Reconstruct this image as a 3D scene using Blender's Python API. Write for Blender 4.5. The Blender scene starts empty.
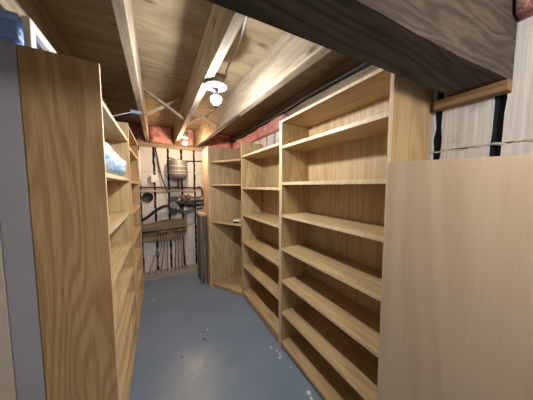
import bpy, bmesh, math, random
from mathutils import Vector, Matrix, noise
random.seed(7)
S = bpy.context.scene
COL = S.collection
V = Vector

# ------------------------------------------------------------------ materials
class NT:
    def __init__(self, name):
        self.m = bpy.data.materials.new(name); self.m.use_nodes = True
        self.t = self.m.node_tree; self.n = self.t.nodes; self.l = self.t.links
        self.b = self.n['Principled BSDF']
    def node(self, typ, **kw):
        x = self.n.new(typ)
        for k, v in kw.items():
            if k.startswith('_'): setattr(x, k[1:], v)
            else: x.inputs[k.replace('__', ' ')].default_value = v
        return x
    def link(self, a, b): self.l.new(a, b)
    def coords(self, scale, rnd=False):
        tc = self.node('ShaderNodeTexCoord'); mp = self.node('ShaderNodeMapping')
        mp.inputs['Scale'].default_value = scale
        self.link(tc.outputs['Object'], mp.inputs['Vector'])
        return mp.outputs['Vector']
    def noise(self, vec, scale=1, detail=2, rough=.5, dist=0):
        x = self.node('ShaderNodeTexNoise', Scale=scale, Detail=detail, Roughness=rough, Distortion=dist)
        self.link(vec, x.inputs['Vector']); return x.outputs['Fac']
    def math(self, op, a, b=None, clamp=False):
        x = self.n.new('ShaderNodeMath'); x.operation = op; x.use_clamp = clamp
        for i, q in enumerate((a, b)):
            if q is None: continue
            if isinstance(q, (int, float)): x.inputs[i].default_value = q
            else: self.link(q, x.inputs[i])
        return x.outputs[0]
    def ramp(self, fac, stops):
        x = self.n.new('ShaderNodeValToRGB'); e = x.color_ramp.elements
        while len(e) < len(stops): e.new(.5)
        for q, (p, c) in zip(e, stops): q.position = p; q.color = (*c, 1) if len(c) == 3 else c
        self.link(fac, x.inputs['Fac']); return x.outputs['Color']
    def mix(self, fac, a, b, mode='MIX'):
        x = self.n.new('ShaderNodeMix'); x.data_type = 'RGBA'; x.blend_type = mode
        for s, q in ((x.inputs[0], fac), (x.inputs[6], a), (x.inputs[7], b)):
            if isinstance(q, (int, float)): s.default_value = q
            elif isinstance(q, tuple): s.default_value = (*q, 1)
            else: self.link(q, s)
        return x.outputs[2]
    def bump(self, h, strength=.2, dist=.01):
        x = self.node('ShaderNodeBump', Strength=strength, Distance=dist)
        self.link(h, x.inputs['Height']); self.link(x.outputs['Normal'], self.b.inputs['Normal'])
    def done(self, col, rough=.5, spec=.4, metal=0):
        if isinstance(col, tuple): self.b.inputs['Base Color'].default_value = (*col, 1)
        else: self.link(col, self.b.inputs['Base Color'])
        self.b.inputs['Roughness'].default_value = rough
        self.b.inputs['Specular IOR Level'].default_value = spec
        self.b.inputs['Metallic'].default_value = metal
        return self.m

def axis_scale(ax, along, across):
    return tuple(along if i == ax else across for i in range(3))

def wood(name, ax, light, dark, rings=11, along=.55, across=4.2, fine=.35, rough=.42, ringmix=.8, knots=False, stain=None):
    n = NT(name)
    v = n.coords(axis_scale(ax, along, across))
    a = n.noise(v, 1.0, 1.5, .45, .3)
    r = n.math('SINE', n.math('MULTIPLY', a, rings * 6.283))
    r = n.math('MULTIPLY_ADD', r, .5); r.node.inputs[2].default_value = .5
    v2 = n.coords(axis_scale(ax, 5, 170))
    f = n.noise(v2, 1.0, 3, .6)
    c = n.ramp(r, [(.1, dark), (.75, light)])
    base = n.mix(ringmix, light, c)
    c2 = n.ramp(f, [(.36, (.62, .55, .47)), (.6, (1, 1, 1))])
    col = n.mix(fine, base, n.mix(1.0, base, c2, 'MULTIPLY'))
    big = n.noise(n.coords(axis_scale(ax, .7, 1.4)), 1.0, 2)
    col = n.mix(.35, col, n.mix(1.0, col, n.ramp(big, [(.3, (.78, .74, .7)), (.7, (1.08, 1.05, 1.0))]), 'MULTIPLY'))
    if knots:
        vo = n.node('ShaderNodeTexVoronoi', Scale=1.0); n.link(n.coords(axis_scale(ax, 2.3, 5.5)), vo.inputs['Vector'])
        k = n.ramp(vo.outputs['Distance'], [(.05, (.22, .14, .08)), (.13, (1, 1, 1))])
        col = n.mix(.75, col, n.mix(1.0, col, k, 'MULTIPLY'))
    if stain:
        sv = n.noise(n.coords(axis_scale(ax, 2.5, 9)), 1.0, 5, .65)
        col = n.mix(n.ramp(sv, [(.45, (0, 0, 0)), (.7, (1, 1, 1))]), col, n.mix(.55, col, stain))
    n.bump(f, .12, .002)
    return n.done(col, rough, .35)

OAK_L, OAK_D = (.58, .425, .235), (.41, .28, .135)
OAK = [wood('oak_grain_%s' % 'xyz'[i], i, OAK_L, OAK_D, rings=10, across=6.5, ringmix=.6) for i in range(3)]
OAKH = wood('oak_cathedral', 2, (.62, .415, .205), (.46, .285, .125), rings=17, along=.55, across=3.6, fine=.45)
EDGE = wood('oak_edge_band', 2, (.72, .57, .37), (.58, .43, .25), ringmix=.4)
MAPLE = wood('pale_maple', 2, (.58, .46, .335), (.52, .40, .28), rings=9, along=.4, across=2.6, fine=.14, rough=.36, ringmix=.85)
MAPLE_E = wood('maple_edge', 2, (.74, .60, .43), (.66, .52, .36), ringmix=.4)
PINE = [wood('joist_pine_%s' % 'xyz'[i], i, (.49, .415, .31), (.36, .29, .205), rings=7, along=.5, across=7, fine=.6, rough=.75, knots=True, stain=(.16, .12, .085)) for i in range(3)]
PLY = wood('subfloor_plywood', 0, (.40, .315, .20), (.30, .225, .13), rings=8, along=1.2, across=3.2, fine=.35, rough=.8, ringmix=.55, knots=True, stain=(.15, .105, .06))
BEAMM = wood('old_beam_timber', 0, (.115, .098, .084), (.055, .046, .038), rings=9, along=.8, across=9, fine=.8, rough=.85, stain=(.035, .027, .02))
BLOCKW = wood('bearing_block', 1, (.36, .23, .12), (.24, .145, .075), rings=6, across=12, fine=.6, rough=.8)
OLDW = wood('weathered_board', 0, (.34, .285, .215), (.21, .17, .125), rings=9, across=10, fine=.8, rough=.85, stain=(.06, .045, .03))
GREYW = wood('grey_weathered_wood', 2, (.25, .235, .22), (.14, .13, .12), rings=8, across=12, fine=.8, rough=.85)

def plain(name, col, rough=.5, spec=.4, metal=0, var=0, scale=8, bump=0):
    n = NT(name)
    if var:
        f = n.noise(n.coords((scale,) * 3), 1, 4, .6)
        c = n.ramp(f, [(.3, tuple(x * (1 - var) for x in col)), (.7, tuple(min(1, x * (1 + var)) for x in col))])
        if bump: n.bump(f, bump, .01)
        return n.done(c, rough, spec, metal)
    return n.done(col, rough, spec, metal)

GREYP = plain('grey_lavender_paint', (.40, .40, .455), .55, var=.05, scale=3)
BEIGE = plain('beige_laminate', (.60, .54, .45), .5, var=.04, scale=3)
WHITEP = plain('white_paint', (.85, .82, .74), .45, var=.05)
BLUEP = plain('blue_plastic', (.32, .50, .84), .35, var=.08, scale=5)
BLACK = plain('black_rubber', (.012, .012, .014), .5)
FOAM = plain('black_foam', (.012, .014, .022), .9, var=.3, scale=60)
COPPER = plain('old_copper', (.16, .08, .05), .45, .5, .6, var=.3, scale=20)
BRASS = plain('dull_brass', (.30, .24, .16), .4, .5, .7, var=.3, scale=30)
STEEL = plain('dark_steel', (.055, .055, .062), .45, .5, .4, var=.25, scale=30)
TANKG = plain('grey_tank_enamel', (.19, .188, .186), .4, .5, .2, var=.1, scale=12)
TANKB = plain('pale_tank_band', (.5, .49, .47), .4)
CABLEW = plain('white_cable_jacket', (.72, .71, .68), .45)
CABLEG = plain('grey_cable_jacket', (.46, .50, .52), .45)
PORC = plain('white_porcelain', (.60, .62, .64), .25)
GALV = plain('galvanised_metal', (.45, .46, .47), .4, .5, .7, var=.2, scale=25)
PEX = plain('pale_red_tubing', (.40, .27, .24), .45, var=.2, scale=10)
WHITEPVC = plain('white_pvc', (.78, .79, .82), .35)
PANELG = plain('pale_grey_panel', (.56, .60, .68), .5, var=.12, scale=14)
CONC = plain('bare_concrete', (.30, .285, .265), .85, var=.22, scale=14, bump=.4)
DARKP = plain('dark_plastic', (.04, .04, .05), .4)
TAN = plain('tan_board', (.50, .36, .26), .6, var=.15)
RIMW = wood('rim_board', 1, (.33, .27, .20), (.19, .15, .11), rings=6, across=10, fine=.7, rough=.85, stain=(.08, .06, .045))

def mk_floor():
    n = NT('floor_paint')
    v = n.coords((1, 1, 1))
    a = n.noise(v, 1.6, 5, .6)
    col = n.ramp(a, [(.3, (.155, .213, .30)), (.7, (.205, .268, .36))])
    # worn pale patch and drips in the middle of the aisle
    tc = n.node('ShaderNodeTexCoord')
    def blob(x, y, r, dist=.12, sc=9, edge=.35):
        nz = n.node('ShaderNodeTexNoise', Scale=sc, Detail=5, Roughness=.65); n.link(tc.outputs['Object'], nz.inputs['Vector'])
        sub = n.node('ShaderNodeVectorMath', _operation='SUBTRACT'); n.link(tc.outputs['Object'], sub.inputs[0]); sub.inputs[1].default_value = (x, y, 0)
        ln = n.node('ShaderNodeVectorMath', _operation='LENGTH'); n.link(sub.outputs[0], ln.inputs[0])
        d = n.math('ADD', ln.outputs['Value'], n.math('MULTIPLY', n.math('SUBTRACT', nz.outputs['Fac'], .5), dist * 4))
        return n.ramp(d, [(max(0, r * (1 - edge)), (1, 1, 1)), (r, (0, 0, 0))])
    col = n.mix(n.math('MULTIPLY', blob(.235, 1.60, .34, .10, 6, .98), .42), col, (.36, .385, .41))
    col = n.mix(n.math('MULTIPLY', blob(.225, 1.66, .13, .10, 14, .9), .35), col, (.60, .58, .53))
    for x, y, r in ((.345, 1.90, .016), (.135, 1.78, .012), (.365, 1.87, .010)):
        col = n.mix(blob(x, y, r, .008, 30), col, (.035, .04, .05))
    for x, y, r in ((.40, 2.02, .010), (.33, 1.96, .007), (.325, 1.99, .006), (.87, 1.50, .014), (.895, 1.44, .010), (.89, 1.37, .014), (.905, 1.40, .009), (.91, 1.02, .017), (.90, .98, .012), (.66, 2.85, .012), (-.1, 2.9, .012), (.92, 1.25, .008), (.62, 2.79, .007)):
        col = n.mix(blob(x, y, r, .010, 60), col, (.72, .74, .75))
    sp = n.noise(n.coords((1, 1, 1)), 42, 4, .6)
    col = n.mix(n.ramp(sp, [(.72, (0, 0, 0)), (.78, (.35, .35, .35))]), col, (.5, .53, .56))
    n.bump(a, .15, .01)
    rr = n.ramp(n.noise(v, 5, 3), [(.3, (.30,) * 3), (.7, (.46,) * 3)])
    m = n.done(col, .4, .5)
    n.link(rr, n.b.inputs['Roughness'])
    return m
FLOORM = mk_floor()

def mk_block(name, ax):
    n = NT(name)
    sc = [70, 70, 70]; sc[2] = 2
    v = n.coords(tuple(sc))
    r = n.noise(v, 1, 2, .5)
    st = n.noise(n.coords((5, 5, 7)), 1, 6, .7)
    col = n.ramp(r, [(.3, (.58, .58, .585)), (.65, (.76, .76, .76))])
    col = n.mix(n.ramp(st, [(.56, (0, 0, 0)), (.72, (.75, .75, .75))]), col, (.40, .37, .34))
    n.bump(n.math('ADD', r, n.math('MULTIPLY', st, 1.5)), .45, .006)
    return n.done(col, .8, .2)
BLOCK = mk_block('white_wall_block', 0)
BEAD = plain('mortar_bead', (.56, .52, .47), .9, var=.25, scale=40)

def mk_insul():
    n = NT('pink_insulation')
    a = n.noise(n.coords((9, 9, 9)), 1, 6, .65, .6)
    col = n.ramp(a, [(.3, (.42, .16, .15)), (.5, (.66, .30, .28)), (.7, (.80, .50, .46))])
    n.bump(a, .9, .04)
    return n.done(col, .85, .2)
INSUL = mk_insul()

def mk_bag():
    n = NT('blue_white_plastic')
    a = n.noise(n.coords((16, 16, 22)), 1, 3, .6, 1.5)
    col = n.ramp(a, [(.38, (.74, .83, .90)), (.48, (.50, .70, .86)), (.58, (.16, .38, .68))])
    n.bump(a, .5, .01)
    return n.done(col, .35, .5)
BAGM = mk_bag()

def emit(name, col, st):
    n = NT(name); n.b.inputs['Base Color'].default_value = (*col, 1)
    n.b.inputs['Emission Color'].default_value = (*col, 1); n.b.inputs['Emission Strength'].default_value = st
    return n.m

# ------------------------------------------------------------------ mesh helpers
class MB:
    def __init__(s): s.bm = bmesh.new()
    def box(s, a, b, mi=0, jit=0):
        x0, y0, z0 = (min(p, q) for p, q in zip(a, b)); x1, y1, z1 = (max(p, q) for p, q in zip(a, b))
        vs = [s.bm.verts.new((x, y, z)) for z in (z0, z1) for x, y in ((x0, y0), (x1, y0), (x1, y1), (x0, y1))]
        fs = []
        for f in ((0, 3, 2, 1), (4, 5, 6, 7), (0, 1, 5, 4), (1, 2, 6, 5), (2, 3, 7, 6), (3, 0, 4, 7)):
            q = s.bm.faces.new([vs[i] for i in f]); q.material_index = mi; fs.append(q)
        return fs
    def prism(s, pts, off, mi=0):
        """closed polygon of 3D points swept by vector off"""
        off = V(off); A = [s.bm.verts.new(p) for p in pts]; B = [s.bm.verts.new(V(p) + off) for p in pts]
        fs = [s.bm.faces.new(A), s.bm.faces.new(B[::-1])]
        n = len(pts)
        for i in range(n): fs.append(s.bm.faces.new((A[i], B[i], B[(i + 1) % n], A[(i + 1) % n])))
        for f in fs: f.material_index = mi
        bmesh.ops.recalc_face_normals(s.bm, faces=fs)
        return fs
    def bar(s, p, q, w, h, up=(0, 0, 1), mi=0):
        p, q = V(p), V(q); d = (q - p).normalized(); u = V(up); r = d.cross(u).normalized(); u = r.cross(d)
        pts = [p + r * a * w / 2 + u * b * h / 2 for a, b in ((-1, -1), (1, -1), (1, 1), (-1, 1))]
        return s.prism(pts, q - p, mi)
    def tube(s, pts, r, seg=10, smooth=True, mi=0, cr=0):
        pts = [V(p) for p in pts]
        if cr:
            out = []
            P = [pts[0]] + pts + [pts[-1]]
            for i in range(1, len(P) - 2):
                for k in range(cr):
                    t = k / cr
                    a, b, c, d = P[i - 1], P[i], P[i + 1], P[i + 2]
                    out.append(.5 * ((2 * b) + (c - a) * t + (2 * a - 5 * b + 4 * c - d) * t * t + (3 * b - a - 3 * c + d) * t ** 3))
            out.append(pts[-1]); pts = out
        rings = []; prev = None
        for i, p in enumerate(pts):
            d = (pts[min(i + 1, len(pts) - 1)] - pts[max(i - 1, 0)]).normalized()
            if prev is None: u = d.orthogonal().normalized()
            else:
                u = prev - d * prev.dot(d); u.normalize()
            prev = u; w = d.cross(u)
            rr = r[i] if isinstance(r, (list, tuple)) else r
            rings.append([s.bm.verts.new(p + (u * math.cos(k * 2 * math.pi / seg) + w * math.sin(k * 2 * math.pi / seg)) * rr) for k in range(seg)])
        for a, b in zip(rings, rings[1:]):
            for k in range(seg):
                f = s.bm.faces.new((a[k], a[(k + 1) % seg], b[(k + 1) % seg], b[k])); f.smooth = smooth; f.material_index = mi
        for f in (s.bm.faces.new(rings[0][::-1]), s.bm.faces.new(rings[-1])): f.material_index = mi
    def lathe(s, c, prof, seg=24, axis='Z', mi=0):
        """prof: (radius, height) pairs along axis from c"""
        M = {'Z': Matrix.Identity(3), 'Y': Matrix.Rotation(math.pi / 2, 3, 'X'), 'X': Matrix.Rotation(math.pi / 2, 3, 'Y')}[axis]
        rings = [[s.bm.verts.new(V(c) + M @ V((r * math.cos(k * 2 * math.pi / seg), r * math.sin(k * 2 * math.pi / seg), h))) for k in range(seg)] for r, h in prof]
        fs = []
        for a, b in zip(rings, rings[1:]):
            for k in range(seg):
                f = s.bm.faces.new((a[k], a[(k + 1) % seg], b[(k + 1) % seg], b[k])); f.smooth = True; f.material_index = mi; fs.append(f)
        fs += [s.bm.faces.new(rings[0][::-1]), s.bm.faces.new(rings[-1])]
        bmesh.ops.recalc_face_normals(s.bm, faces=fs)
    def build(s, name, mats, parent=None, bevel=0):
        me = bpy.data.meshes.new(name)
        if parent is not None:
            bmesh.ops.translate(s.bm, verts=s.bm.verts, vec=-wloc(parent))
        s.bm.to_mesh(me); s.bm.free()
        o = bpy.data.objects.new(name, me); COL.objects.link(o)
        for m in (mats if isinstance(mats, (list, tuple)) else [mats]): me.materials.append(m)
        if parent is not None: o.parent = parent
        if bevel:
            b = o.modifiers.new('soft_edges', 'BEVEL'); b.width = bevel; b.segments = 2; b.limit_method = 'ANGLE'; b.angle_limit = .7
            b.harden_normals = False
        return o

def wloc(o):
    p = V(o.location)
    while o.parent: o = o.parent; p += V(o.location)
    return p
def tag(o, label, cat, group=None):
    o['label'] = label; o['category'] = cat
    if group: o['group'] = group
    return o
def thing(name, label, cat, loc, group=None):
    o = bpy.data.objects.new(name, None); o.empty_display_size = .05; COL.objects.link(o); o.location = loc
    return tag(o, label, cat, group)
def struct(o): o['kind'] = 'structure'; return o
def origin(o, loc):
    """move a top-level mesh's origin to loc without moving its shape"""
    o.data.transform(Matrix.Translation(-V(loc))); o.location = loc; return o
def one(mb, name, mats, label, cat, group=None, bevel=0, loc=None):
    o = mb.build(name, mats, None, bevel)
    if loc: origin(o, loc)
    return tag(o, label, cat, group)

# ------------------------------------------------------------------ room shell
WX, BY, CZ, JZ = 1.32, 3.80, 2.48, 2.20       # right wall, back wall, subfloor, joist bottoms
LX, FY = -1.75, -2.5
m = MB(); m.box((LX - .1, FY - .1, -.08), (WX + .2, BY + .2, 0)); struct(m.build('floor', FLOORM))
m = MB(); m.box((LX - .1, FY - .1, CZ), (WX + .2, BY + .2, CZ + .03)); struct(m.build('ceiling', PLY))
m = MB(); m.box((LX - .1, FY, 0), (LX, BY, CZ)); struct(m.build('wall_left', BLOCK))
m = MB(); m.box((LX - .1, FY - .1, 0), (WX + .2, FY, CZ)); struct(m.build('wall_front', BLOCK))

def jag(a, b, n, amp, perp):
    out = []
    for i in range(n + 1):
        t = i / n; p = V(a).lerp(V(b), t)
        out.append(p + V(perp) * random.uniform(-amp, amp) * (0 if i in (0, n) else 1))
    return out
def block_wall(name, along, depth, us, zs, P, back):
    """P(u,d,z)->xyz; blocks between strip centres us and joint heights zs, foam in the gaps"""
    m = MB(); g = .019 if along == 'y' else .017
    m.box(P(us[0], .02, 0), P(us[-1], back, zs[-1]), 1)
    for u0, u1 in zip(us, us[1:]):
        for z0, z1 in zip(zs, zs[1:]):
            du = V(P(1, 0, 0)) - V(P(0, 0, 0))
            L = jag(P(u0 + g, 0, z0 + .004), P(u0 + g, 0, z1 - .004), 9, .006, du)
            Rr = jag(P(u1 - g, 0, z1 - .004), P(u1 - g, 0, z0 + .004), 9, .006, du)
            m.prism(L + Rr, V(P(0, .03, 0)) - V(P(0, 0, 0)), 0)
    for z in zs[1:-1]:
        n = int((us[-1] - us[0]) / .022)
        pts = [P(us[0] + (us[-1] - us[0]) * i / n, .003 + random.uniform(-.002, .002), z + random.uniform(-.008, .005)) for i in range(n + 1)]
        m.tube(pts, [random.uniform(.002, .0085) for _ in pts], 6, False, 2)
    return struct(m.build(name, [BLOCK, FOAM, BEAD]))
ys = [.503 + .211 * i for i in range(-14, 17)]; ys = [y for y in ys if FY < y < BY]
block_wall('wall_right', 'y', 0, [FY] + ys + [BY], [0, .30, .765, 1.225, 1.685, 2.25], lambda u, d, z: (WX + d, u, z), .18)
xs = [-.26 + .212 * i for i in range(-7, 8)]
block_wall('wall_back', 'x', 0, [LX] + [x for x in xs if x < WX - .05] + [WX], [0, .33, .79, 1.26, 1.74, 2.14], lambda u, d, z: (u, BY + d, z), .18)
# timber on top of the walls
m = MB(); m.box((WX + .005, FY, 2.25), (WX + .12, BY, CZ)); struct(m.build('trim_1', RIMW))
m = MB(); m.box((LX, BY - .02, 2.14), (WX, BY + .14, JZ)); struct(m.build('trim_2', PINE[0]))
m = MB(); m.box((LX, BY + .10, JZ), (WX, BY + .14, CZ)); struct(m.build('trim_3', PINE[0]))
# footing ledge along the back wall
m = MB(); m.prism([(LX, 3.56, 0), (LX, 3.58, .035), (LX, 3.80, .05), (LX, 3.80, 0)], (WX - LX, 0, 0)); struct(m.build('baseboard_back', CONC))
# grey partition behind the left-hand shelving
m = MB(); m.box((-.556, 1.193, 0), (-.474, 3.17, 2.058)); struct(m.build('wall_inner', GREYP))

# ------------------------------------------------------------------ beam, joists, bridging
m = MB()
fy = .442
nb = [(LX, .455), (.424, .337), (.746, .306), (WX, .257)]
poly = [V((x, y, 1.94)) for x, y in nb] + [V((WX, fy, 1.94)), V((LX, fy + .01, 1.94))]
m.prism([(LX, .22 + .24, 1.94), (.424, .337, 1.94), (WX, .257, 1.94), (WX, fy, 1.94), (LX, .60, 1.94)], (0, 0, CZ - 1.94 - .002))
o = m.bm
bmesh.ops.subdivide_edges(o, edges=[e for e in o.edges if e.calc_length() > .3], cuts=14, use_grid_fill=True)
for v in o.verts:
    if v.co.x < WX - .01: v.co += V((0, noise.noise(v.co * 6) * .008, noise.noise(v.co * 5 + V((3, 1, 2))) * .006 if v.co.z < 2 else 0))
one(m, 'timber_beam', BEAMM, 'massive dark rough-sawn beam crossing the ceiling above the shelves', 'beam', loc=(0, .40, 1.94))
m = MB(); m.box((WX - .055, .255, 1.892), (WX - .002, .505, 1.937))
one(m, 'bearing_block', BLOCKW, 'brown wood block wedged on the white wall under the dark beam end', 'block', bevel=.003, loc=(WX - .03, .38, 1.885))

def joist(xa, ya, xb, yb, w, label):
    m = MB(); z0 = JZ; z1 = CZ - .001
    m.prism([(xa, ya, z0), (xa + w, ya, z0), (xa + w, ya, z1), (xa, ya, z1)], (xb - xa, yb - ya, 0))
    return one(m, 'floor_joist', PINE[1], label, 'joist', 'ceiling joists', bevel=.004, loc=((xa + xb) / 2, (ya + yb) / 2, z0))
ye = BY + .09
joist(-.132, .60, -.148, ye, .046, 'narrow pale joist on the left, nearest the left bookcase')
joist(.300, .52, .258, ye, .050, 'middle ceiling joist with the bare bulb fixed beside it')
joist(.772, .47, .600, ye, .060, 'wide pale joist right of the bulb, its broad side lit')
joist(-.552, .62, -.552, ye, .046, 'shadowed ceiling joist at far left, beside the blue tote')
def brace(p, q, label, w=.045, h=.02):
    m = MB(); m.bar(p, q, h, w, up=(0, 1, 0))
    one(m, 'bridging_brace', PINE[0], label, 'brace', 'cross bridging between the joists', loc=p)
brace((-.10, 2.36, 2.46), (.272, 2.36, 2.225), 'grey brace sloping down to the right between the left and middle joists')
brace((-.092, 2.41, 2.225), (.270, 2.41, 2.46), 'grey brace sloping up to the right between the left and middle joists')
brace((.33, 2.56, 2.225), (.66, 2.56, 2.46), 'grey brace rising to the right behind the bare bulb')
brace((.33, 2.51, 2.46), (.66, 2.51, 2.225), 'grey brace falling to the right behind the bare bulb')

# insulation batts filling the ends of the joist bays
def batt(x0, x1, label, y0=BY - .03):
    m = MB(); b = m.bm
    m.box((x0, y0, JZ + .003), (x1, BY + .09, CZ - .004))
    bmesh.ops.subdivide_edges(b, edges=b.edges[:], cuts=9, use_grid_fill=True)
    for v in b.verts:
        if v.co.y < BY + .05:
            e = min(1, (v.co.x - x0) / .04, (x1 - v.co.x) / .04)
            v.co.y -= max(0, e) * (.05 + .06 * noise.noise(v.co * 9))
    for f in b.faces: f.smooth = True
    one(m, 'insulation_batt', INSUL, label, 'insulation', 'pink insulation batts', loc=((x0 + x1) / 2, BY, JZ))
batt(-.099, .255, 'pink insulation batt between the left and middle joists above the block wall')
batt(.312, .595, 'pink insulation batt behind the warm bulb at the far end')
batt(.665, 1.312, 'pink insulation batt above the corner shelf')
batt(-.61, -.152, 'pink insulation batt in the shaded bay above the left shelves')
def side_batt(y0, y1, label, z1=CZ - .004):
    m = MB(); b = m.bm
    m.box((WX - .035, y0, 2.17), (WX - .001, y1, z1))
    bmesh.ops.subdivide_edges(b, edges=b.edges[:], cuts=8, use_grid_fill=True)
    for v in b.verts:
        if v.co.x < WX - .02: v.co.x -= .03 + .05 * noise.noise(v.co * 9)
    for f in b.faces: f.smooth = True
    one(m, 'insulation_batt', INSUL, label, 'insulation', 'pink insulation batts', loc=(WX, (y0 + y1) / 2, 2.17))
side_batt(-.35, .250, 'pink insulation above the white wall in the top right corner')

side_batt(1.88, 3.70, 'pink insulation along the right wall above the open-topped bookcase', 2.30)

# ------------------------------------------------------------------ shelving
T = .019
def front_edge(fs, nrm):
    for f in fs:
        f.normal_update()
        if f.normal.dot(V(nrm)) > .9: f.material_index = 1
def bookcase(label, xf, xd, xb, y0, y1, h, zs, top, back_h, hero=None, shelf_in=.006):
    """xf front, xd back edge of the side panels, xb back panel; nrm points to the aisle"""
    s = 1 if xd > xf else -1; nrm = (-s, 0, 0)
    t = thing('bookcase', label, 'bookcase', ((xf + xd) / 2, (y0 + y1) / 2, 0), 'oak bookcases along the aisle')
    for k, (a, b) in enumerate(((y0, y0 + T), (y1 - T, y1))):
        m = MB(); front_edge(m.box((xf, a, 0), (xd, b, h)), nrm)
        m.build('side_panel', [hero if (hero and k == 0) else OAK[2], EDGE], t, .0012)
    m = MB(); m.box((xb, y0 + T, .05), (xb + s * .008, y1 - T, back_h)); m.build('back_panel', OAK[2], t)
    if top:
        m = MB(); front_edge(m.box((xf, y0 + T, h - T), (xb, y1 - T, h)), nrm); m.build('top_panel', [OAK[1], EDGE], t, .0012)
    for z in zs:
        m = MB(); front_edge(m.box((xf + s * shelf_in, y0 + T, z - .012), (xb, y1 - T, z + .012)), nrm)
        m.build('shelf', [OAK[1], EDGE], t, .0012)
    m = MB(); m.box((xf + s * .014, y0 + T, .016), (xf + s * .03, y1 - T, zs[-1] - .012)); m.build('base_board', OAK[1], t)
    return t
bookcase('empty oak bookcase nearest on the right, with a top board', .945, 1.312, 1.245, .529, 1.465, 2.06,
         [1.835, 1.522, 1.238, .937, .64, .345, .062], True, 2.05)
bookcase('empty open-topped oak bookcase beside the corner shelf', .945, 1.255, 1.245, 1.467, 2.405, 2.06,
         [1.873, 1.474, 1.127, .767, .445, .09], False, 1.86)
bookcase('oak bookcase nearest on the left, holding the blue and white bag', -.217, -.470, -.462, 1.193, 2.185, 2.06,
         [1.905, 1.555, 1.262, .985, .74, .505, .28, .06], False, 1.90, hero=OAKH)
bookcase('far oak bookcase on the left, behind the one with the bag', -.217, -.470, -.462, 2.187, 3.155, 2.05,
         [1.86, 1.54, 1.235, .94, .65, .35, .06], True, 2.04)

# corner shelving closing the right-hand run
A, B, Cc, D = V((.645, 2.885)), V((.940, 2.409)), V((1.25, 2.409)), V((1.25, 2.885))
t = thing('corner_shelf', 'corner shelf unit with angled shelves at the end of the right-hand run', 'shelf', (.95, 2.65, 0))
m = MB(); m.box((.64, 2.885, 0), (1.25, 2.897, 2.06)); m.build('back_panel', OAK[2], t)
m = MB(); front_edge(m.box((.632, 2.872, 0), (.654, 2.885, 2.06)), (0, -1, 0)); m.build('front_stile', [EDGE, EDGE], t, .001)
m = MB(); m.box((.632, 2.897, 0), (.651, 3.22, 2.06)); m.build('side_panel', EDGE, t, .0012)
for z in (1.84, 1.515, .98, .06):
    m = MB(); pts = [(p.x, p.y, z - .011) for p in (A + V((.012, 0)), B, Cc, D)]
    m.prism(pts, (0, 0, .022)); fs = m.bm.faces[:]
    d = (B - A).normalized(); front_edge(fs, (d.y, -d.x, 0)); m.build('shelf', [OAK[0], EDGE], t, .001)
m = MB(); d = (B - A).normalized(); nn = V((-d.y, d.x)) ; 
if nn.y < 0: nn = -nn
p, q = A + nn * .012 + d * .012, B + nn * .012
m.prism([(p.x, p.y, .002), (q.x, q.y, .002), (q.x + nn.x * .015, q.y + nn.y * .015, .002), (p.x + nn.x * .015, p.y + nn.y * .015, .002)], (0, 0, .047))
m.build('base_board', OAK[0], t)

# loose maple panel standing beside the near right bookcase
d = V((.458, -.889, 0)); nn = V((.889, .458, 0))
p0 = V((.920, .530, 0)); w = .474
m = MB()
front_edge(m.prism([p0, p0 + d * w, p0 + d * w + nn * .019, p0 + nn * .019], (0, 0, 1.607)), -d)
for f in m.bm.faces:
    if abs(f.normal.dot(d)) > .9 or f.normal.z > .9: f.material_index = 1
one(m, 'wood_panel', [MAPLE, MAPLE_E], 'wide plain pale maple panel standing upright in the right foreground', 'panel', bevel=.0015, loc=(1.06, .28, 0))

# ------------------------------------------------------------------ left foreground
t = thing('storage_cabinet', 'beige cabinet at the left edge, beside the grey partition', 'cabinet', (-.82, 1.5, 0))
m = MB(); m.box((-1.08, 1.21, 0), (-.558, 1.85, 2.058)); m.build('body', BEIGE, t, .003)
m = MB(); m.box((-1.07, 1.193, .06), (-.82, 1.209, 2.05)); m.build('door', BEIGE, t, .003)
m = MB(); m.box((-.816, 1.193, .06), (-.560, 1.209, 2.05)); m.build('door', BEIGE, t, .003)

t = thing('storage_tote', 'blue plastic tote on top at the upper left corner', 'tote', (-.72, 1.35, 2.058))
m = MB(); x0, x1, y0, y1 = -.93, -.479, 1.226, 1.405
m.prism([(x0 + .02, y0 + .015, 2.06), (x1 - .012, y0 + .015, 2.06), (x1, y0, 2.162), (x0, y0, 2.162)], (0, y1 - y0 - .015, 0)); m.build('body', BLUEP, t, .006)
for z in (2.092, 2.126):
    m = MB(); m.box((x0 + .008, y0 - .004, z), (x1 + .002, y1 + .006, z + .012)); m.build('rib', BLUEP, t, .004)
m = MB(); m.box((x0 - .01, y0 - .012, 2.162), (x1 + .010, y1 + .012, 2.192)); m.build('lid', BLUEP, t, .006)

t = thing('wooden_rack', 'white painted wooden rack standing on the top shelf of the left bookcase', 'rack', (-.448, 1.6, 1.917))
m = MB(); m.box((-.461, 1.214, 2.150), (-.434, 1.98, 2.188)); m.build('rail', WHITEP, t, .004)
for y in (1.216, 1.93):
    m = MB(); m.box((-.459, y, 1.918), (-.436, y + .04, 2.150)); m.build('post', WHITEP, t, .003)
m = MB(); m.box((-.457, 1.256, 1.95), (-.438, 1.93, 1.975)); m.build('lower_rail', WHITEP, t, .003)

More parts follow.
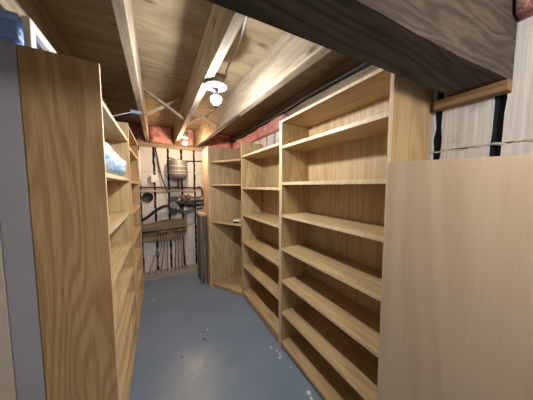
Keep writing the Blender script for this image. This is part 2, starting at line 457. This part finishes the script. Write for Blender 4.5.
# bag on the left shelf
m = MB(); b = m.bm
bmesh.ops.create_uvsphere(b, u_segments=40, v_segments=24, radius=1)
for v in b.verts:
    c = v.co.copy(); rad = math.hypot(c.x, c.y)
    if rad > 1e-6: c *= 1; sc = rad / (c.x ** 4 + c.y ** 4) ** .25; c.x *= sc; c.y *= sc
    tt = (c.y + 1) / 2
    hgt = .110 * (1 - .50 * max(0, tt) ** 1.4) + .006
    q = V((-.314 + c.x * .106, 1.63 + c.y * .415, 1.569 + max(0, c.z * hgt + hgt * .8)))
    k = noise.noise(q * 16) * .016 + noise.noise(q * 40) * .006
    v.co = q + V((c.x * k, 0, k if q.z > 1.575 else 0))
    v.co.z = max(v.co.z, 1.5685)
for f in b.faces: f.smooth = True
one(m, 'plastic_bag', BAGM, 'crumpled blue and white patterned bag on a shelf of the left bookcase', 'bag', loc=(-.325, 1.63, 1.568))

# ------------------------------------------------------------------ lamps
def lamp(name, label, c, r, strength, col, mount, plate=.075):
    """LED bulb: glowing dome below, opaque white base above, in a round holder on a junction box"""
    t = thing(name, label, 'lamp', (c[0], c[1], c[2] + r * 1.5))
    m = MB(); m.lathe(c, [(max(.0006, r * math.sin(math.pi * i / 20)), -r * math.cos(math.pi * i / 20)) for i in range(13)], 28)
    m.build('bulb', emit(name + '_glow', col, strength), t)
    e = math.pi * .605
    m = MB(); m.lathe(c, [(r * math.sin(e), -r * math.cos(e)), (r * .80, r * .62), (r * .5, r * 1.15), (r * .40, r * 1.3), (r * .40, r * 1.75)], 24); m.build('bulb_base', PORC, t)
    z = c[2] + r * 1.7; m = MB()
    m.lathe((c[0], c[1], z), [(.022, 0), (.030, .004), (.036, .014), (plate * .94, .018), (plate, .022), (plate, .027), (plate * .8, .032)], 32); m.build('lamp_holder', PORC, t)
    m = MB(); m.lathe((c[0], c[1], z + .032), [(.048, 0), (.05, .003), (.05, .038), (.048, .042)], 8); m.build('junction_box', GALV, t)
    m = MB(); m.box(*mount(z + .074)); m.build('cleat', PINE[0], t, .002)
lamp('bare_bulb_lamp', 'glowing white bare bulb in a round holder beside the middle joist', (.372, 1.40, 2.097), .036, 490, (.97, .985, 1),
     lambda z: ((.3455, 1.37, z), (.43, 1.43, z + .03)))
lamp('bare_bulb_lamp', 'small warm bare bulb glowing above the tank at the far wall', (.362, 3.10, 2.120), .030, 470, (1, .68, .40),
     lambda z: ((.3205, 3.07, z), (.42, 3.13, z + .03)), .052)
# lamp of the room behind the camera
t = thing('pendant_globe_lamp', 'white globe lamp hanging in the room on the near side of the beam', 'lamp', (.62, -.60, CZ))
m = MB(); m.lathe((.62, -.60, 1.99), [(.001, -.09), (.045, -.078), (.078, -.045), (.09, 0), (.078, .045), (.045, .078), (.03, .09)], 28); m.build('globe', emit('globe_glow', (1, .92, .83), 62), t)
m = MB(); m.tube([(.62, -.60, 2.08), (.62, -.60, CZ)], .005); m.build('cord', CABLEW, t)
m = MB(); m.lathe((.62, -.60, 2.075), [(.03, 0), (.035, .02), (.015, .05)], 20); m.build('cap', GALV, t)

# ------------------------------------------------------------------ cables under the ceiling
def cable(pts, r, mat, label, cat='cable', cr=6):
    m = MB(); m.tube(pts, r, 8, True, 0, cr)
    one(m, 'electric_cable', mat, label, cat, loc=tuple(V(pts[0])))
cable([(.42, .98, 2.473), (.475, 1.10, 2.470), (.495, 1.22, 2.455), (.485, 1.31, 2.40), (.45, 1.37, 2.32), (.436, 1.392, 2.235)], .007, CABLEG, 'pale grey cable drooping from the plywood to the bulb holder')
zz = lambda y: 2.362 + .006 * math.sin(y * 5)
cable([(WX - .006, y, zz(y) - .012) for y in (.47, .75, 1.0, 1.3, 1.6, 1.9, 2.3, 2.8, 3.3, 3.7)], .009, BLACK, 'black cable running along the timber above the right bookcases')
cable([(WX - .006, y, zz(y) + .010) for y in (.47, .75, 1.0, 1.3, 1.6, 1.9, 2.3, 2.8, 3.3, 3.7)], .006, CABLEG, 'pale cable running just above the black one over the right bookcases')
cable([(.735, 1.9, 2.193), (.715, 2.2, 2.19), (.705, 2.5, 2.193), (.690, 2.85, 2.19), (.665, 3.2, 2.192), (.645, 3.6, 2.193)], .008, BLACK, 'black cable running under the wide joist above the corner shelf')
cable([(-.42, 2.25, 2.054), (-.36, 2.22, 2.10), (-.26, 2.19, 2.135), (-.19, 2.21, 2.17)], .0035, CABLEW, 'thin white wire looping above the left bookcases to a blue grey connector')
cable([(-.40, 2.30, 2.054), (-.33, 2.28, 2.09), (-.25, 2.26, 2.14), (-.19, 2.235, 2.165)], .006, BLACK, 'black wire from the left bookcase top to the blue grey connector')
m = MB(); m.bar((-.20, 2.22, 2.178), (-.115, 2.24, 2.184), .034, .028)
one(m, 'cable_connector', plain('slate_blue_plastic', (.22, .28, .38)), 'blue grey connector hanging under the left joist', 'connector', bevel=.004, loc=(-.16, 2.23, 2.18))

# ------------------------------------------------------------------ plumbing at the back wall
Y = BY
t = thing('expansion_tank', 'grey ribbed expansion tank on the white block wall under the warm bulb', 'tank', (.31, Y - .15, 1.6))
c = (.308, Y - .16, 0)
m = MB(); m.lathe((c[0], c[1], 1.60), [(.03, 0), (.09, .012), (.128, .04), (.14, .07), (.14, .30), (.136, .325), (.10, .335), (.02, .338)], 32); m.build('body', TANKG, t)
for z in (1.70, 1.745, 1.82):
    m = MB(); m.lathe((c[0], c[1], z), [(.139, 0), (.1435, .003), (.1435, .011), (.139, .014)], 32); m.build('band', TANKB, t)
m = MB(); m.tube([(c[0], c[1], 1.47), (c[0], c[1], 1.605)], .014); m.build('outlet_pipe', COPPER, t)
m = MB(); m.box((c[0] - .03, Y - .03, 1.66), (c[0] + .03, Y - .002, 1.86)); m.build('wall_bracket', STEEL, t)

m = MB(); m.box((-.10, Y - .075, 1.56), (-.015, Y - .016, 1.68))
one(m, 'switch_box', WHITEPVC, 'small white switch box on the block wall left of the tank', 'box', bevel=.006, loc=(-.06, Y - .04, 1.56))
m = MB(); m.tube([(-.40, Y - .04, 1.482), (.70, Y - .04, 1.468)], .013); m.tube([(.70, Y - .04, 1.468), (.705, Y - .045, 1.40), (.70, Y - .05, 1.36)], .014, 10, True, 0, 5)
for x in (-.27, .28, .66): m.lathe((x - .02, Y - .04, 1.475), [(.012, 0), (.021, .002), (.021, .038), (.012, .04)], 12, 'X')
one(m, 'copper_pipe', COPPER, 'brown copper pipe running level across the block wall', 'pipe', loc=(.15, Y - .04, 1.475))
m = MB(); m.box((-.33, Y - .03, 1.40), (.60, Y - .012, 1.43))
one(m, 'wall_batten', TAN, 'thin tan batten on the wall just below the copper pipe', 'batten', loc=(.1, Y - .02, 1.41))

m = MB(); m.lathe((-.15, Y + .02, 1.318), [(.055, 0), (.078, .01), (.080, .05), (.070, .052), (.062, .035), (.01, .034)], 28, 'Y')
one(m, 'vent_pipe', BLACK, 'round black pipe end poking out of the block wall', 'pipe', loc=(-.15, Y, 1.318))

t = thing('water_meter', 'dark pump and valve cluster on the wall below the tank', 'meter', (.25, Y - .06, 1.1))
m = MB(); m.box((.155, Y - .12, 1.02), (.275, Y - .015, 1.33)); m.build('body', STEEL, t, .012)
m = MB(); m.lathe((.215, Y - .14, 1.18), [(.05, 0), (.058, .006), (.058, .045)], 20, 'Y'); m.build('dial', TANKG, t)
m = MB(); m.tube([(.26, Y - .07, 1.30), (.36, Y - .07, 1.31), (.50, Y - .06, 1.30), (.64, Y - .06, 1.29), (.69, Y - .06, 1.325)], .016, 10, True, 0, 5); m.build('pipe', COPPER, t)
for x, z in ((.38, 1.31), (.46, 1.305)):
    m = MB(); m.lathe((x, Y - .03, z), [(.02, 0), (.032, .01), (.032, .06), (.018, .07)], 14, 'Y'); v_ = m.build('valve', BRASS, t)
    m = MB(); m.tube([(x + .04 * math.cos(a), Y - .105, z + .04 * math.sin(a)) for a in [k * math.pi / 8 for k in range(17)]], .007); m.build('handwheel', COPPER, v_)
m = MB(); m.tube([(.24, Y - .12, 1.24), (.40, Y - .13, 1.19), (.56, Y - .12, 1.165), (.72, Y - .11, 1.16)], .026, 12, True, 0, 5); m.build('outlet_hose', BLACK, t)
m = MB(); m.tube([(.25, Y - .10, 1.10), (.40, Y - .14, 1.06), (.55, Y - .12, 1.08), (.70, Y - .1, 1.10)], .016, 10, True, 0, 5); m.build('pipe', STEEL, t)
m = MB(); m.box((.44, Y - .11, 1.125), (.54, Y - .02, 1.25)); m.build('pressure_switch', STEEL, t, .008)
m = MB(); m.tube([(.275, Y - .05, 1.235), (.44, Y - .05, 1.225), (.60, Y - .05, 1.235), (.74, Y - .05, 1.23)], .020, 10, True, 0, 4); m.build('pipe', STEEL, t)
m = MB(); m.tube([(.33, Y - .08, 1.16), (.33, Y - .085, 1.045)], .02); m.build('drain_pipe', STEEL, t)
m = MB(); m.tube([(.42, Y - .1, 1.08), (.42, Y - .1, 1.045)], .014); m.build('drain_pipe', STEEL, t)
m = MB(); m.tube([(.148, Y - .10, 1.17), (.06, Y - .10, 1.155), (-.06, Y - .10, 1.085), (-.17, Y - .10, .995), (-.27, Y - .09, .94), (-.34, Y - .07, .93)], .024, 12, True, 0, 6)
one(m, 'black_hose', BLACK, 'thick black hose curving down the wall to the left of the meter', 'hose', loc=(.1, Y - .1, 1.1))
m = MB(); m.tube([(-.02, Y - .02, 2.13), (.01, Y - .04, 1.95), (.04, Y - .04, 1.75), (.10, Y - .08, 1.50), (.17, Y - .09, 1.36)], .010, 8, True, 0, 6)
one(m, 'conduit', STEEL, 'thin dark conduit curving down from the ceiling to the meter', 'pipe', loc=(0, Y - .03, 2.1))
m = MB(); m.tube([(.14, Y - .02, 2.0), (.28, Y - .03, 1.955), (.42, Y - .03, 1.94), (.72, Y - .02, 1.955)], .008, 8, True, 0, 6)
one(m, 'electric_cable', BLACK, 'black cable sagging across the block wall above the tank', 'cable', loc=(.3, Y - .02, 1.95))
m = MB(); m.tube([(-.252, Y - .08, 1.50), (-.252, Y - .08, 2.06)], .028, 14)
one(m, 'white_pipe', WHITEPVC, 'upright white pipe in the back corner beside the far left bookcase', 'pipe', loc=(-.252, Y - .08, 1.50))

QQ = BY - .022
# old board with manifold and tubes going down to the floor
t = thing('manifold_board', 'weathered brown board on the block wall carrying pipe manifolds', 'board', (.07, QQ, .55))
m = MB(); m.prism([(-.25, QQ - .04, .585), (.36, QQ - .04, .555), (.40, QQ - .04, .93), (.02, QQ - .04, .93), (-.04, QQ - .04, .90), (-.25, QQ - .04, .865)], (0, .036, 0)); m.build('board', OLDW, t, .003)
m = MB(); m.box((.385, QQ - .075, .70), (.43, QQ - .005, 1.02)); m.build('upright_post', OLDW, t, .003)
m = MB(); m.tube([(-.28, QQ - .065, .745), (.44, QQ - .065, .775)], .013); m.build('pipe', STEEL, t)
for x0 in (-.04, .22):
    m = MB(); m.tube([(x0, QQ - .075, .725), (x0 + .17, QQ - .075, .735)], .016)
    for k in range(4): m.lathe((x0 + .02 + k * .043, QQ - .075, .69), [(.008, 0), (.015, .002), (.015, .04), (.01, .05)], 10)
    m.build('manifold', BRASS, t)
    for k in range(4):
        x = x0 + .02 + k * .043; e = x + (-.16 + .05 * k if x0 < 0 else -.02 + .015 * k) 
        m = MB(); m.tube([(x, QQ - .075, .70), (x + .005, QQ - .08, .52), ((x + e) / 2, QQ - .085, .30), (e, QQ - .09, .052)], .008, 8, True, 0, 5); m.build('tube', PEX, t)

# narrow grey bench between the wall and the corner shelf
t = thing('work_bench', 'narrow weathered grey bench with a tan top beside the corner shelf', 'bench', (.56, 3.2, 0))
m = MB(); m.box((.525, 3.02, 1.045), (.628, 3.30, 1.085)); m.build('top', TAN, t, .004)
for y in (3.04, 3.23):
    m = MB(); m.box((.530, y, 0), (.560, y + .05, 1.045)); m.build('leg', GREYW, t, .004)
    m = MB(); m.box((.572, y, 0), (.622, y + .05, 1.045)); m.build('leg', GREYW, t, .004)
m = MB(); m.box((.532, 3.09, .12), (.544, 3.23, 1.0)); m.build('side_board', GREYW, t, .002)
m = MB(); m.box((.5605, 3.05, .12), (.5715, 3.07, 1.04)); m.build('end_board', OLDW, t, .002)

# small adapter with a coiled lead on the corner shelf
t = thing('power_adapter', 'small dark adapter with a coiled white lead on the corner shelf', 'adapter', (.93, 2.56, .991))
m = MB(); m.box((.895, 2.545, .992), (.965, 2.60, 1.018)); m.build('body', DARKP, t, .006)
m = MB()
m.tube([(.93 + (.055 + .004 * math.sin(3 * a)) * math.cos(a), 2.53 + .05 * math.sin(a), 1.022 + .0012 * a) for a in [k * .3 for k in range(50)]], .0045)
m.tube([(.985, 2.53, 1.022), (.99, 2.55, 1.002), (.97, 2.545, 1.0)], .0045)
m.build('lead', CABLEW, t)

# ------------------------------------------------------------------ camera and output
W = bpy.data.worlds.new('World'); S.world = W; W.use_nodes = True
W.node_tree.nodes['Background'].inputs['Color'].default_value = (.02, .02, .02, 1)
f = 197.0
pit = math.atan(14 / f); yaw = math.atan(108.5 / math.hypot(f, 14))
cd = bpy.data.cameras.new('Camera'); cam = bpy.data.objects.new('Camera', cd); COL.objects.link(cam)
cd.sensor_fit = 'HORIZONTAL'; cd.sensor_width = 36; cd.lens = f / 533 * 36; cd.clip_start = .02
cam.location = (0, 0, 1.5); cam.rotation_euler = (math.pi / 2 - pit, 0, -yaw)
S.camera = cam
vs = S.view_settings
vs.view_transform = 'Standard'; vs.look = 'None'; vs.gamma = 1; vs.use_curve_mapping = False; vs.exposure = 1.15
S.cycles.max_bounces = 10; S.cycles.diffuse_bounces = 7
